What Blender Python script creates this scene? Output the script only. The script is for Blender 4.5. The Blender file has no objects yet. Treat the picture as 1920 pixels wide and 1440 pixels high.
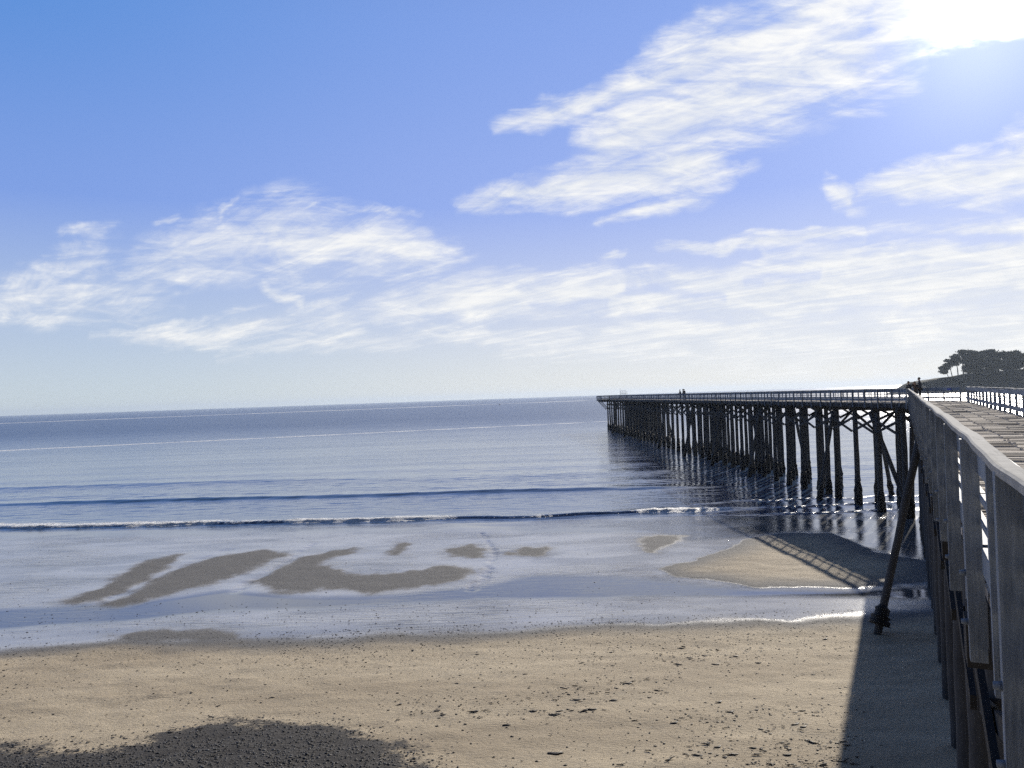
import bpy, bmesh, math, random
import numpy as np
from mathutils import Vector, Matrix, noise as mnoise

random.seed(11)
rng = np.random.default_rng(11)
scene = bpy.context.scene
COL = scene.collection
R = math.radians

# ------------------------------------------------------------------ camera
F = 1460.0; W0, H0 = 1920, 1440
HC = 10.1                      # camera height above the sea
PITCH, ROLL = 1.0, -1.98
cam_d = bpy.data.cameras.new('camera'); cam = bpy.data.objects.new('camera', cam_d); COL.objects.link(cam)
cam_d.sensor_width = 36; cam_d.lens = F / W0 * 36; cam_d.clip_start = 0.05; cam_d.clip_end = 60000
cam.location = (0, 0, HC)
CM = Matrix.Rotation(R(90 + PITCH), 3, 'X') @ Matrix.Rotation(R(ROLL), 3, 'Z')
cam.rotation_euler = CM.to_euler()
scene.camera = cam

def ray(px, py):
    return CM @ Vector(((px - W0 / 2) / F, -(py - H0 / 2) / F, -1.0))

def shore(x):                     # y of the breaking foam line
    x = np.asarray(x, dtype=float)
    xn = np.minimum(x, 0)
    return 65.7 - 0.055 * xn + 0.0008 * np.minimum(xn * xn, 4000) - 0.02 * np.clip(x, 0, 40)

def base_z(x, y):
    """beach profile without ripples"""
    x = np.asarray(x, float); y = np.asarray(y, float)
    d = shore(x) - 2.2 - y                     # >0 landward
    flat = 0.011 * np.clip(d, 0, 33.5)
    berm = 0.055 * np.clip(d - 33.5, 0, 60)
    sea = -0.03 * np.clip(-d, 0, 250)
    return flat + berm + sea

def ground_at(px, py):
    d = ray(px, py); z = 0.3
    for _ in range(12):
        k = (z - HC) / d.z
        z = float(base_z(d.x * k, d.y * k))
    return d.x * k, d.y * k

def plane_at(px, py, z):
    d = ray(px, py); k = (z - HC) / d.z
    return Vector((d.x * k, d.y * k, z))

SUN_AZ, SUN_EL = 32.0, 21.5
SUND = Vector((math.sin(R(SUN_AZ)) * math.cos(R(SUN_EL)), math.cos(R(SUN_AZ)) * math.cos(R(SUN_EL)), math.sin(R(SUN_EL))))

# ------------------------------------------------------------------ helpers
def tag(o, label=None, cat=None, group=None, kind=None):
    if label: o['label'] = label
    if cat: o['category'] = cat
    if group: o['group'] = group
    if kind: o['kind'] = kind
    return o

def empty(name, loc=(0, 0, 0), rz=0.0):
    o = bpy.data.objects.new(name, None); COL.objects.link(o)
    o.location = loc; o.rotation_euler = (0, 0, rz); o.empty_display_size = 0.2
    return o

class MB:
    def __init__(s): s.v = []; s.f = []; s.sm = []
    def add(s, vs, fs, smooth=False):
        b = len(s.v); s.v.extend([tuple(v) for v in vs])
        s.f.extend([tuple(i + b for i in f) for f in fs]); s.sm.extend([smooth] * len(fs))
    def box(s, o, ax, ay, az):
        """box from corner-centre o with full-extent vectors ax, ay, az"""
        o = Vector(o); ax = Vector(ax) / 2; ay = Vector(ay) / 2; az = Vector(az) / 2
        vs = [o + i * ax + j * ay + k * az for k in (-1, 1) for j in (-1, 1) for i in (-1, 1)]
        s.add(vs, [(0, 2, 3, 1), (4, 5, 7, 6), (0, 1, 5, 4), (2, 6, 7, 3), (0, 4, 6, 2), (1, 3, 7, 5)])
    def bar(s, p, q, w, h, up=(0, 0, 1)):
        p = Vector(p); q = Vector(q); d = q - p; u = Vector(up)
        n = d.cross(u)
        if n.length < 1e-6: n = d.cross(Vector((1, 0, 0)))
        n.normalize(); u = n.cross(d).normalized()
        s.box((p + q) / 2, d, n * w, u * h)
    def tube(s, pts, rs, n=10, rough=0.0, cap=True, seed=0):
        """swept tube through points with radii"""
        pts = [Vector(p) for p in pts]; b = []
        rnd = random.Random(seed)
        for i, p in enumerate(pts):
            d = (pts[min(i + 1, len(pts) - 1)] - pts[max(i - 1, 0)]).normalized()
            a = d.cross(Vector((0, 1, 0)) if abs(d.y) < .9 else Vector((1, 0, 0))).normalized(); c = d.cross(a)
            for k in range(n):
                t = 2 * math.pi * k / n
                r = rs[i] * (1 + (rnd.uniform(-rough, rough) if rough else 0))
                b.append(p + a * math.cos(t) * r + c * math.sin(t) * r)
        fs = []
        for i in range(len(pts) - 1):
            for k in range(n):
                k2 = (k + 1) % n
                fs.append((i * n + k, i * n + k2, (i + 1) * n + k2, (i + 1) * n + k))
        if cap:
            fs.append(tuple(range(n))[::-1]); fs.append(tuple((len(pts) - 1) * n + k for k in range(n)))
        s.add(b, fs, True)
    def build(s, name, mat, parent=None, loc=None):
        me = bpy.data.meshes.new(name); me.from_pydata(s.v, [], s.f); me.update()
        bm = bmesh.new(); bm.from_mesh(me); bmesh.ops.recalc_face_normals(bm, faces=bm.faces); bm.to_mesh(me); bm.free()
        me.polygons.foreach_set('use_smooth', s.sm)
        o = bpy.data.objects.new(name, me); COL.objects.link(o)
        if mat: me.materials.append(mat)
        if parent: o.parent = parent
        if loc is not None: o.location = loc
        return o

# numpy value noise ---------------------------------------------------
def vnoise(x, y, seed=0):
    xi = np.floor(x).astype(np.int64); yi = np.floor(y).astype(np.int64)
    fx = x - xi; fy = y - yi; fx = fx * fx * (3 - 2 * fx); fy = fy * fy * (3 - 2 * fy)
    def h(i, j):
        n = (i * 374761393 + j * 668265263 + seed * 1274126177) & 0x7fffffff
        n = ((n ^ (n >> 13)) * 1274126177) & 0x7fffffff
        return ((n ^ (n >> 16)) & 0xffff) / 65535.0
    return (h(xi, yi) * (1 - fx) + h(xi + 1, yi) * fx) * (1 - fy) + (h(xi, yi + 1) * (1 - fx) + h(xi + 1, yi + 1) * fx) * fy
def fbm(x, y, o=4, seed=0):
    s = 0; a = .5; t = 0
    for k in range(o):
        s = s + a * vnoise(x * 2 ** k, y * 2 ** k, seed + k * 17); t += a; a *= .5
    return s / t
def sstep(a, b, x):
    t = np.clip((x - a) / (b - a), 0, 1); return t * t * (3 - 2 * t)

def poly_sd(P, X, Y):
    """signed distance (negative inside) to polygon P for flat arrays X, Y"""
    n = len(P); d = np.full(X.shape, 1e9); ins = np.zeros(X.shape, bool)
    for i in range(n):
        ax, ay = P[i]; bx, by = P[(i + 1) % n]
        ex, ey = bx - ax, by - ay
        t = np.clip(((X - ax) * ex + (Y - ay) * ey) / (ex * ex + ey * ey + 1e-12), 0, 1)
        d = np.minimum(d, np.hypot(X - ax - t * ex, Y - ay - t * ey))
        c = ((ay > Y) != (by > Y)) & (X < (bx - ax) * (Y - ay) / (by - ay + 1e-12) + ax)
        ins ^= c
    return np.where(ins, -d, d)

# ------------------------------------------------------------------ materials
def mat(name):
    m = bpy.data.materials.new(name); m.use_nodes = True
    nt = m.node_tree; b = nt.nodes['Principled BSDF']
    return m, nt, b
def N(nt, t, **kw):
    n = nt.nodes.new(t)
    for k, v in kw.items():
        if k in n.inputs.keys(): n.inputs[k].default_value = v
        else: setattr(n, k, v)
    return n
def L(nt, a, b): nt.links.new(a, b)
def math_n(nt, op, a, b=None, clamp=False):
    n = nt.nodes.new('ShaderNodeMath'); n.operation = op; n.use_clamp = clamp
    for i, v in enumerate((a, b)):
        if v is None: continue
        if isinstance(v, (int, float)): n.inputs[i].default_value = v
        else: nt.links.new(v, n.inputs[i])
    return n.outputs[0]
def mixc(nt, fac, a, b, blend='MIX'):
    n = nt.nodes.new('ShaderNodeMix'); n.data_type = 'RGBA'; n.blend_type = blend
    for i, v in ((0, fac), (6, a), (7, b)):
        if isinstance(v, (int, float)): n.inputs[i].default_value = v
        elif isinstance(v, tuple): n.inputs[i].default_value = (*v, 1) if len(v) == 3 else v
        else: nt.links.new(v, n.inputs[i])
    return n.outputs[2]
def ramp(nt, fac, lo, hi, a=0.0, b=1.0, smooth=True):
    n = nt.nodes.new('ShaderNodeMapRange'); n.interpolation_type = 'SMOOTHSTEP' if smooth else 'LINEAR'
    for i, v in ((1, lo), (2, hi), (3, a), (4, b)): n.inputs[i].default_value = v
    nt.links.new(fac, n.inputs[0]); return n.outputs[0]
def noise_n(nt, vec, scale, detail=4, rough=.55, dist=0.0):
    n = nt.nodes.new('ShaderNodeTexNoise'); n.inputs['Scale'].default_value = scale
    n.inputs['Detail'].default_value = detail; n.inputs['Roughness'].default_value = rough
    n.inputs['Distortion'].default_value = dist
    if vec is not None: nt.links.new(vec, n.inputs['Vector'])
    return n.outputs[0]
def mapping(nt, vec, sc=(1, 1, 1), rot=(0, 0, 0), loc=(0, 0, 0)):
    n = nt.nodes.new('ShaderNodeMapping'); n.inputs['Scale'].default_value = sc
    n.inputs['Rotation'].default_value = rot; n.inputs['Location'].default_value = loc
    nt.links.new(vec, n.inputs['Vector']); return n.outputs[0]
def bump(nt, h, strength, dist, normal=None):
    n = nt.nodes.new('ShaderNodeBump')
    for k, v in (('Strength', strength), ('Distance', dist)):
        if isinstance(v, (int, float)): n.inputs[k].default_value = v
        else: nt.links.new(v, n.inputs[k])
    nt.links.new(h, n.inputs['Height'])
    if normal is not None: nt.links.new(normal, n.inputs['Normal'])
    return n.outputs[0]

def wood_mat(name, dark, light, rough=.75, grain=(3, 3, 3), bstr=.4, island=.5, spec=.25):
    m, nt, b = mat(name)
    tc = N(nt, 'ShaderNodeTexCoord').outputs['Object']
    g = noise_n(nt, mapping(nt, tc, grain), 4, 6, .65)
    g2 = noise_n(nt, tc, .8, 3)
    geo = N(nt, 'ShaderNodeNewGeometry')
    isl = geo.outputs['Random Per Island']
    f = math_n(nt, 'ADD', math_n(nt, 'MULTIPLY', g, 1 - island), math_n(nt, 'MULTIPLY', isl, island))
    f = math_n(nt, 'ADD', f, math_n(nt, 'MULTIPLY', math_n(nt, 'SUBTRACT', g2, .5), .5), True)
    c = mixc(nt, ramp(nt, f, .2, .8), dark, light)
    L(nt, c, b.inputs['Base Color']); b.inputs['Roughness'].default_value = rough
    L(nt, bump(nt, g, bstr, .01), b.inputs['Normal'])
    b.inputs['Specular IOR Level'].default_value = spec
    return m

M = {}
M['deck'] = wood_mat('weathered_deck_wood', (.19, .165, .14), (.74, .66, .56), .9, (1, 14, 1), .6, .62, .12)
M['rail'] = wood_mat('painted_rail_wood', (.115, .145, .19), (.31, .36, .43), .65, (11, 11, .9), .6, .18)
M['cap'] = wood_mat('pale_cap_wood', (.34, .34, .33), (.52, .51, .48), .9, (3, 3, 3), .35, .1, .08)
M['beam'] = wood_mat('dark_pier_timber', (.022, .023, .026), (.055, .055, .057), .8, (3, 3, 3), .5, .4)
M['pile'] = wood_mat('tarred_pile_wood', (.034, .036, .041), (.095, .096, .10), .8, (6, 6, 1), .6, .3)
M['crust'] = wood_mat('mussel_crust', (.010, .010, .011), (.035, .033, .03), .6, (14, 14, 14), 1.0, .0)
M['kelp'] = wood_mat('dried_kelp', (.018, .015, .012), (.055, .045, .035), .55, (8, 8, 8), .6, .5)
M['pebble'] = wood_mat('grey_pebbles', (.012, .012, .012), (.13, .125, .118), .5, (6, 6, 6), .4, .8)
M['metal'] = wood_mat('galvanised_metal', (.35, .36, .38), (.55, .56, .57), .35, (8, 8, 8), .1, .0)

def weather_cap():
    m = M['cap']; nt = m.node_tree; b = nt.nodes['Principled BSDF']
    tc = N(nt, 'ShaderNodeTexCoord').outputs['Object']
    mp = nt.nodes.new('ShaderNodeMapping'); mp.vector_type = 'TEXTURE'; mp.inputs['Rotation'].default_value = (0, 0, -math.atan(.501)); mp.inputs['Scale'].default_value = (.035, .9, .08)
    L(nt, tc, mp.inputs['Vector'])
    g = noise_n(nt, mp.outputs[0], 1.0, 6, .65)
    sp = noise_n(nt, tc, 3.2, 5, .7)
    old = b.inputs['Base Color'].links[0].from_socket
    c = mixc(nt, ramp(nt, g, .52, .70, 0, .55), old, (.16, .16, .155))
    c = mixc(nt, ramp(nt, sp, .62, .70, 0, .6), c, (.72, .72, .70))
    L(nt, c, b.inputs['Base Color'])
weather_cap()
def plain(name, c, rough=.7):
    m, nt, b = mat(name)
    tc = N(nt, 'ShaderNodeTexCoord').outputs['Object']
    g = noise_n(nt, tc, 9, 4)
    L(nt, mixc(nt, g, tuple(x * .8 for x in c), tuple(min(1, x * 1.2) for x in c)), b.inputs['Base Color'])
    b.inputs['Roughness'].default_value = rough
    return m

# ---- sand
def sand_material():
    m, nt, b = mat('beach_sand')
    tc = N(nt, 'ShaderNodeTexCoord').outputs['Object']
    def att(n):
        a = nt.nodes.new('ShaderNodeAttribute'); a.attribute_name = n; return a.outputs['Fac']
    wet, pool, grit, damp = att('wet'), att('pool'), att('grit'), att('damp')
    big = noise_n(nt, mapping(nt, tc, (.12, .35, 1)), 1.0, 5, .55)
    fine = noise_n(nt, mapping(nt, tc, (1, 2.2, 1)), 6, 6, .7)
    grain = noise_n(nt, tc, 60, 3, .7)
    dry = mixc(nt, ramp(nt, big, .3, .7), (.44, .36, .25), (.59, .495, .35))
    dry = mixc(nt, ramp(nt, fine, .35, .75, 0, .45), dry, (.30, .25, .18))
    mot = noise_n(nt, mapping(nt, tc, (.5, 1.5, 1), (0, 0, .08), (7, 3, 0)), 1.0, 7, .68, .6)
    dry = mixc(nt, ramp(nt, mot, .52, .78, 0, .55), dry, (.25, .222, .18))
    dampc = mixc(nt, fine, (.15, .145, .139), (.21, .204, .196))
    c = mixc(nt, damp, dry, dampc)
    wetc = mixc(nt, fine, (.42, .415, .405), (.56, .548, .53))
    # wet film edge broken up by small noise
    wv = math_n(nt, 'ADD', wet, math_n(nt, 'MULTIPLY', math_n(nt, 'SUBTRACT', fine, .5), .7))
    wf = ramp(nt, wv, .15, .85)
    wf = math_n(nt, 'MULTIPLY', wf, ramp(nt, wet, .02, .2))
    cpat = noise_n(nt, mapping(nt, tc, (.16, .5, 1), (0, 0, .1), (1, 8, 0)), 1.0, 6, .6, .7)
    wetc = mixc(nt, ramp(nt, cpat, .38, .66), wetc, (.29, .285, .28))  # silvery sky sheen and cloud reflections painted into the wet sand colour
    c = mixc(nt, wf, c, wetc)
    c = mixc(nt, pool, c, (.10, .105, .11))
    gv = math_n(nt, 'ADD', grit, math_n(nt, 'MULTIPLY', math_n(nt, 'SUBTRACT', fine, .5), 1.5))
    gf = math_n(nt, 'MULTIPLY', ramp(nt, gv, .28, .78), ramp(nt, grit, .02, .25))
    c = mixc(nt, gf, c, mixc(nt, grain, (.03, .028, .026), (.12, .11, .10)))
    L(nt, c, b.inputs['Base Color'])
    rr = math_n(nt, 'SUBTRACT', .85, math_n(nt, 'MULTIPLY', wf, .68))
    rr = math_n(nt, 'SUBTRACT', rr, math_n(nt, 'MULTIPLY', pool, .13), True)
    L(nt, rr, b.inputs['Roughness'])
    b.inputs['IOR'].default_value = 1.9
    sp = math_n(nt, 'ADD', .10, math_n(nt, 'MULTIPLY', math_n(nt, 'MULTIPLY', math_n(nt, 'POWER', wf, 6), .9), ramp(nt, math_n(nt, 'ADD', wet, math_n(nt, 'MULTIPLY', noise_n(nt, mapping(nt, tc, (1, 2, 1)), 9, 4, .7), .35)), 1.08, 1.3, .06, .85)))
    L(nt, sp, b.inputs['Specular IOR Level'])
    h = math_n(nt, 'ADD', math_n(nt, 'MULTIPLY', fine, .8), math_n(nt, 'MULTIPLY', grain, .25))
    st = math_n(nt, 'SUBTRACT', .9, math_n(nt, 'MULTIPLY', wf, .72))
    st = math_n(nt, 'MULTIPLY', st, math_n(nt, 'SUBTRACT', 1.0, math_n(nt, 'MULTIPLY', pool, .9)))
    rip = noise_n(nt, mapping(nt, tc, (.55, 3.4, 1)), 1.3, 4, .6, .5)
    rpat = ramp(nt, noise_n(nt, mapping(nt, tc, (.09, .16, 1), (0, 0, 0), (3, 1, 0)), 1.0, 3), .42, .62)
    rst = math_n(nt, 'MULTIPLY', math_n(nt, 'MULTIPLY', wf, rpat), math_n(nt, 'SUBTRACT', 1.0, math_n(nt, 'MULTIPLY', pool, .85)))
    nb_ = bump(nt, rip, math_n(nt, 'MULTIPLY', rst, .8), .10)
    L(nt, bump(nt, h, st, .075, nb_), b.inputs['Normal'])
    return m
M['sand'] = sand_material()

# ---- sea
def sea_material():
    m, nt, b = mat('sea_water')
    tc = N(nt, 'ShaderNodeTexCoord').outputs['Object']
    a = nt.nodes.new('ShaderNodeAttribute'); a.attribute_name = 'foam'; foam = a.outputs['Fac']
    s = nt.nodes.new('ShaderNodeAttribute'); s.attribute_name = 'slick'; slick = s.outputs['Fac']
    r1 = noise_n(nt, mapping(nt, tc, (.45, 1.1, 1)), 1.0, 5, .6, .3)
    r2 = noise_n(nt, mapping(nt, tc, (.10, .28, 1)), 1.0, 4, .55)
    r3 = noise_n(nt, mapping(nt, tc, (.012, .05, 1)), 1.0, 4, .55)
    h = math_n(nt, 'ADD', math_n(nt, 'MULTIPLY', r1, .26), math_n(nt, 'MULTIPLY', r2, .45))
    sy = nt.nodes.new('ShaderNodeSeparateXYZ'); L(nt, tc, sy.inputs[0])
    off = ramp(nt, sy.outputs[1], 70, 300, .21, .95)
    calm = math_n(nt, 'MULTIPLY', ramp(nt, r3, .35, .65, .6, 1.15), off)
    calm = math_n(nt, 'MULTIPLY', calm, math_n(nt, 'SUBTRACT', 1.0, math_n(nt, 'MULTIPLY', slick, .8)))
    fn = noise_n(nt, mapping(nt, tc, (1.6, 3.0, 1)), 1.6, 6, .7, .4)
    fv = math_n(nt, 'ADD', math_n(nt, 'MULTIPLY', foam, 1.25), math_n(nt, 'MULTIPLY', math_n(nt, 'SUBTRACT', fn, .5), 1.7))
    ff = math_n(nt, 'MULTIPLY', ramp(nt, fv, .42, .62), ramp(nt, foam, .02, .2))
    c = mixc(nt, ff, (.05, .088, .165), (.88, .88, .86))
    L(nt, c, b.inputs['Base Color'])
    L(nt, math_n(nt, 'ADD', ramp(nt, sy.outputs[1], 80, 420, .06, .34), math_n(nt, 'MULTIPLY', ff, .5)), b.inputs['Roughness'])
    b.inputs['IOR'].default_value = 1.65
    n1 = bump(nt, h, calm, 1.0)
    n2 = bump(nt, fn, math_n(nt, 'MULTIPLY', ff, 1.0), .25, n1)
    L(nt, n2, b.inputs['Normal'])
    return m
M['sea'] = sea_material()

# ------------------------------------------------------------------ ground
def axis(lo, hi, step, far_lo, far_hi, grow=1.18):
    a = list(np.arange(lo, hi + step * .5, step))
    s = step; x = a[-1]
    while x < far_hi: s *= grow; x += s; a.append(x)
    s = step; x = a[0]; pre = []
    while x > far_lo: s *= grow; x -= s; pre.append(x)
    return np.array(pre[::-1] + a)

def grid_mesh(name, xs, ys, Z, mat_, attrs):
    nx, ny = len(xs), len(ys)
    X, Y = np.meshgrid(xs, ys)
    co = np.stack([X, Y, Z], -1).reshape(-1, 3).astype(np.float32)
    i = np.arange(nx * ny).reshape(ny, nx)
    q = np.stack([i[:-1, :-1], i[:-1, 1:], i[1:, 1:], i[1:, :-1]], -1).reshape(-1, 4)
    me = bpy.data.meshes.new(name)
    me.vertices.add(len(co)); me.vertices.foreach_set('co', co.ravel())
    me.loops.add(q.size); me.loops.foreach_set('vertex_index', q.ravel().astype(np.int32))
    me.polygons.add(len(q)); me.polygons.foreach_set('loop_start', (np.arange(len(q)) * 4).astype(np.int32))
    me.update(calc_edges=True); me.validate()
    me.polygons.foreach_set('use_smooth', np.ones(len(me.polygons), bool))
    for k, v in attrs.items():
        at = me.attributes.new(k, 'FLOAT', 'POINT'); at.data.foreach_set('value', v.reshape(-1).astype(np.float32))
    o = bpy.data.objects.new(name, me); COL.objects.link(o); me.materials.append(mat_)
    return o

def gpoly(pts): return [ground_at(*p) for p in pts]

ISLANDS = [
    [(120,1130),(190,1103),(255,1060),(335,1040),(338,1050),(290,1075),(220,1112),(150,1130)],
    [(190,1134),(235,1118),(330,1070),(400,1045),(490,1032),(545,1040),(500,1056),(440,1082),(330,1110),(230,1136)],
    [(475,1095),(560,1045),(660,1028),(670,1036),(620,1048),(605,1060),(650,1076),(720,1080),(830,1062),(888,1068),(860,1085),(760,1106),(700,1112),(620,1104),(540,1112)],
    [(838,1030),(880,1021),(908,1032),(890,1044),(855,1044)],
    [(943,1040),(975,1026),(1022,1027),(1015,1041),(975,1047)],
    [(1198,1015),(1230,1003),(1285,1005),(1265,1020),(1220,1036)],
    [(205,1192),(280,1184),(450,1190),(440,1200),(260,1199)],
    [(735,1040),(758,1018),(768,1018),(745,1040)],
]
BAR = [(1228,1068),(1300,1050),(1360,1030),(1400,1012),(1480,999),(1560,1000),(1640,1035),(1745,1055),(1760,1093),(1600,1103),(1420,1101),(1340,1090),(1270,1082)]
POOL = [(-400,1150),(0,1142),(120,1136),(300,1125),(420,1108),(480,1112),(600,1120),(760,1115),(900,1098),(1000,1080),(1160,1078),(1290,1092),(1420,1106),(1600,1108),(1760,1098),(1760,1122),(1500,1118),(1300,1118),(1100,1122),(900,1124),(700,1136),(420,1146),(250,1165),(0,1180),(-400,1180)]
POOL2 = [(880,985),(1240,975),(1420,968),(1740,975),(1740,1050),(1640,1030),(1560,997),(1470,996),(1390,1008),(1290,1015),(1240,1000),(1000,1000)]
DRYEDGE = [(-500,1240),(-200,1232),(0,1222),(130,1212),(260,1198),(470,1205),(700,1196),(860,1184),(1000,1176),(1200,1170),(1420,1166),(1600,1156),(1760,1146),(2100,1130)]
GRIT = [(-200,1440),(-60,1402),(60,1400),(150,1402),(230,1390),(320,1374),(395,1356),(480,1352),(560,1358),(640,1366),(690,1388),(760,1404),(800,1425),(850,1460),(860,1600),(-300,1600)]
SMUDGE = [(160,1312),(230,1302),(300,1300),(350,1296),(370,1299),(320,1308),(240,1316)]

def build_ground():
    xs = axis(-52, 46, .14, -420, 420)
    ys = axis(13, 72, .14, -70, 330)
    X, Y = np.meshgrid(xs, ys)
    Z = base_z(X, Y)
    de = np.array([ground_at(*p) for p in DRYEDGE])
    ye = np.interp(X, de[:, 0], de[:, 1])
    wob = (fbm(X * .35, Y * .5, 4, 3) - .5) * 2.0
    s = Y - ye + wob * .9                               # >0: seaward, wet
    wet = sstep(-1.0, 1.2, s)
    damp = sstep(-2.2, -.1, s)
    warp = (fbm(X * .5, Y * .35, 4, 9) - .5) * 1.1
    sub = (Y > 25) & (Y < 75) & (X > -50) & (X < 40)
    xi, yi, wi = X[sub], Y[sub], warp[sub]
    isl = np.full(xi.shape, 1e9)
    for P in ISLANDS: isl = np.minimum(isl, poly_sd(gpoly(P), xi, yi))
    fray = (fbm(xi * 1.6, yi * 1.1, 4, 77) - .5) * 1.1
    isl = isl + wi * .9 + fray
    ki = sstep(1.0, -.8, isl)
    bar = poly_sd(gpoly(BAR), xi, yi) + wi * .7 + fray * .5
    kb = sstep(.35, -.35, bar)
    kbd = sstep(0, -3.2, bar)                            # drier towards the middle of the bar
    w = wet[sub] * (1 - ki) * (1 - kb); wet[sub] = w
    d = damp[sub]; d = np.maximum(d, ki); d = d * (1 - kb) + kb * (1 - .92 * kbd); damp[sub] = d
    pool = np.zeros_like(X)
    pl = poly_sd(gpoly(POOL), xi, yi) + wi * .5
    kp = sstep(.6, -.6, pl)
    pl2 = poly_sd(gpoly(POOL2), xi, yi) + wi * .9
    kp = np.maximum(kp, .8 * sstep(.8, -.8, pl2))
    sw = sstep(-7.5, -3.5, yi - shore(xi)) * .75         # swash zone by the water
    pool[sub] = np.maximum(kp, sw) * (1 - ki) * (1 - kb)
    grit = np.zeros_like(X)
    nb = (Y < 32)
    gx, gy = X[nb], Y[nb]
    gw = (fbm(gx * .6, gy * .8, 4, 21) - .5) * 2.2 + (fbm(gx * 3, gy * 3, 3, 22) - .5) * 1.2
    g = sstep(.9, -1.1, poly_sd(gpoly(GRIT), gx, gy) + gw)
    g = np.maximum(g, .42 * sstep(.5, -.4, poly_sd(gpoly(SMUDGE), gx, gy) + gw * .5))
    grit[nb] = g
    # relief: islands and the bar stand a few cm proud, the pool lies low; ripples on dry sand
    relief = np.zeros_like(X)
    relief[sub] = .02 * ki + .06 * kb - .025 * kp
    dryr = (1 - np.clip(wet + damp * .6, 0, 1))
    Z = Z + relief + dryr * (fbm(X * .9, Y * 1.6, 4, 5) - .5) * .10 + grit * (fbm(X * 2, Y * 2.5, 4, 6)) * .07
    Z = Z + (1 - pool) * (fbm(X * .25, Y * .5, 3, 8) - .5) * .03
    # runnels cut across the wet sand
    for pts, wd, dp in ((((905,1000),(930,1040),(918,1060),(905,1085),(880,1105)), .18, .07), (((590,1020),(540,1050),(470,1090),(440,1110)), .30, .05), (((430,1030),(330,1065),(240,1105),(190,1130)), .35, .035)):
        q = [ground_at(*p) for p in pts]
        dd = np.full(xi.shape, 1e9)
        for a, c in zip(q[:-1], q[1:]):
            ex, ey = c[0] - a[0], c[1] - a[1]
            t = np.clip(((xi - a[0]) * ex + (yi - a[1]) * ey) / (ex * ex + ey * ey), 0, 1)
            dd = np.minimum(dd, np.hypot(xi - a[0] - t * ex, yi - a[1] - t * ey))
        dd = dd + (fbm(xi * 1.3, yi * 1.3, 3, 31) - .5) * .8
        zz = Z[sub]; zz = zz - dp * np.exp(-(dd / wd) ** 2) * (1 + 1.2 * (fbm(xi * 3, yi * 3, 2, 33) - .5)); Z[sub] = zz
    # bluff behind the camera, land rising to the far side
    Z = Z + np.clip(-8 - Y, 0, 60) * .22
    Z = Z - .012 * np.clip(-Y, 0, 0)
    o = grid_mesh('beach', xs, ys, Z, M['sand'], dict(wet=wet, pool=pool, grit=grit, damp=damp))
    tag(o, kind='structure')
    return xs, ys, Z
GX, GY, GZ = build_ground()
def ground_z(x, y):
    i = int(np.clip(np.searchsorted(GX, x) - 1, 0, len(GX) - 2)); j = int(np.clip(np.searchsorted(GY, y) - 1, 0, len(GY) - 2))
    return float(GZ[j, i])

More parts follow.
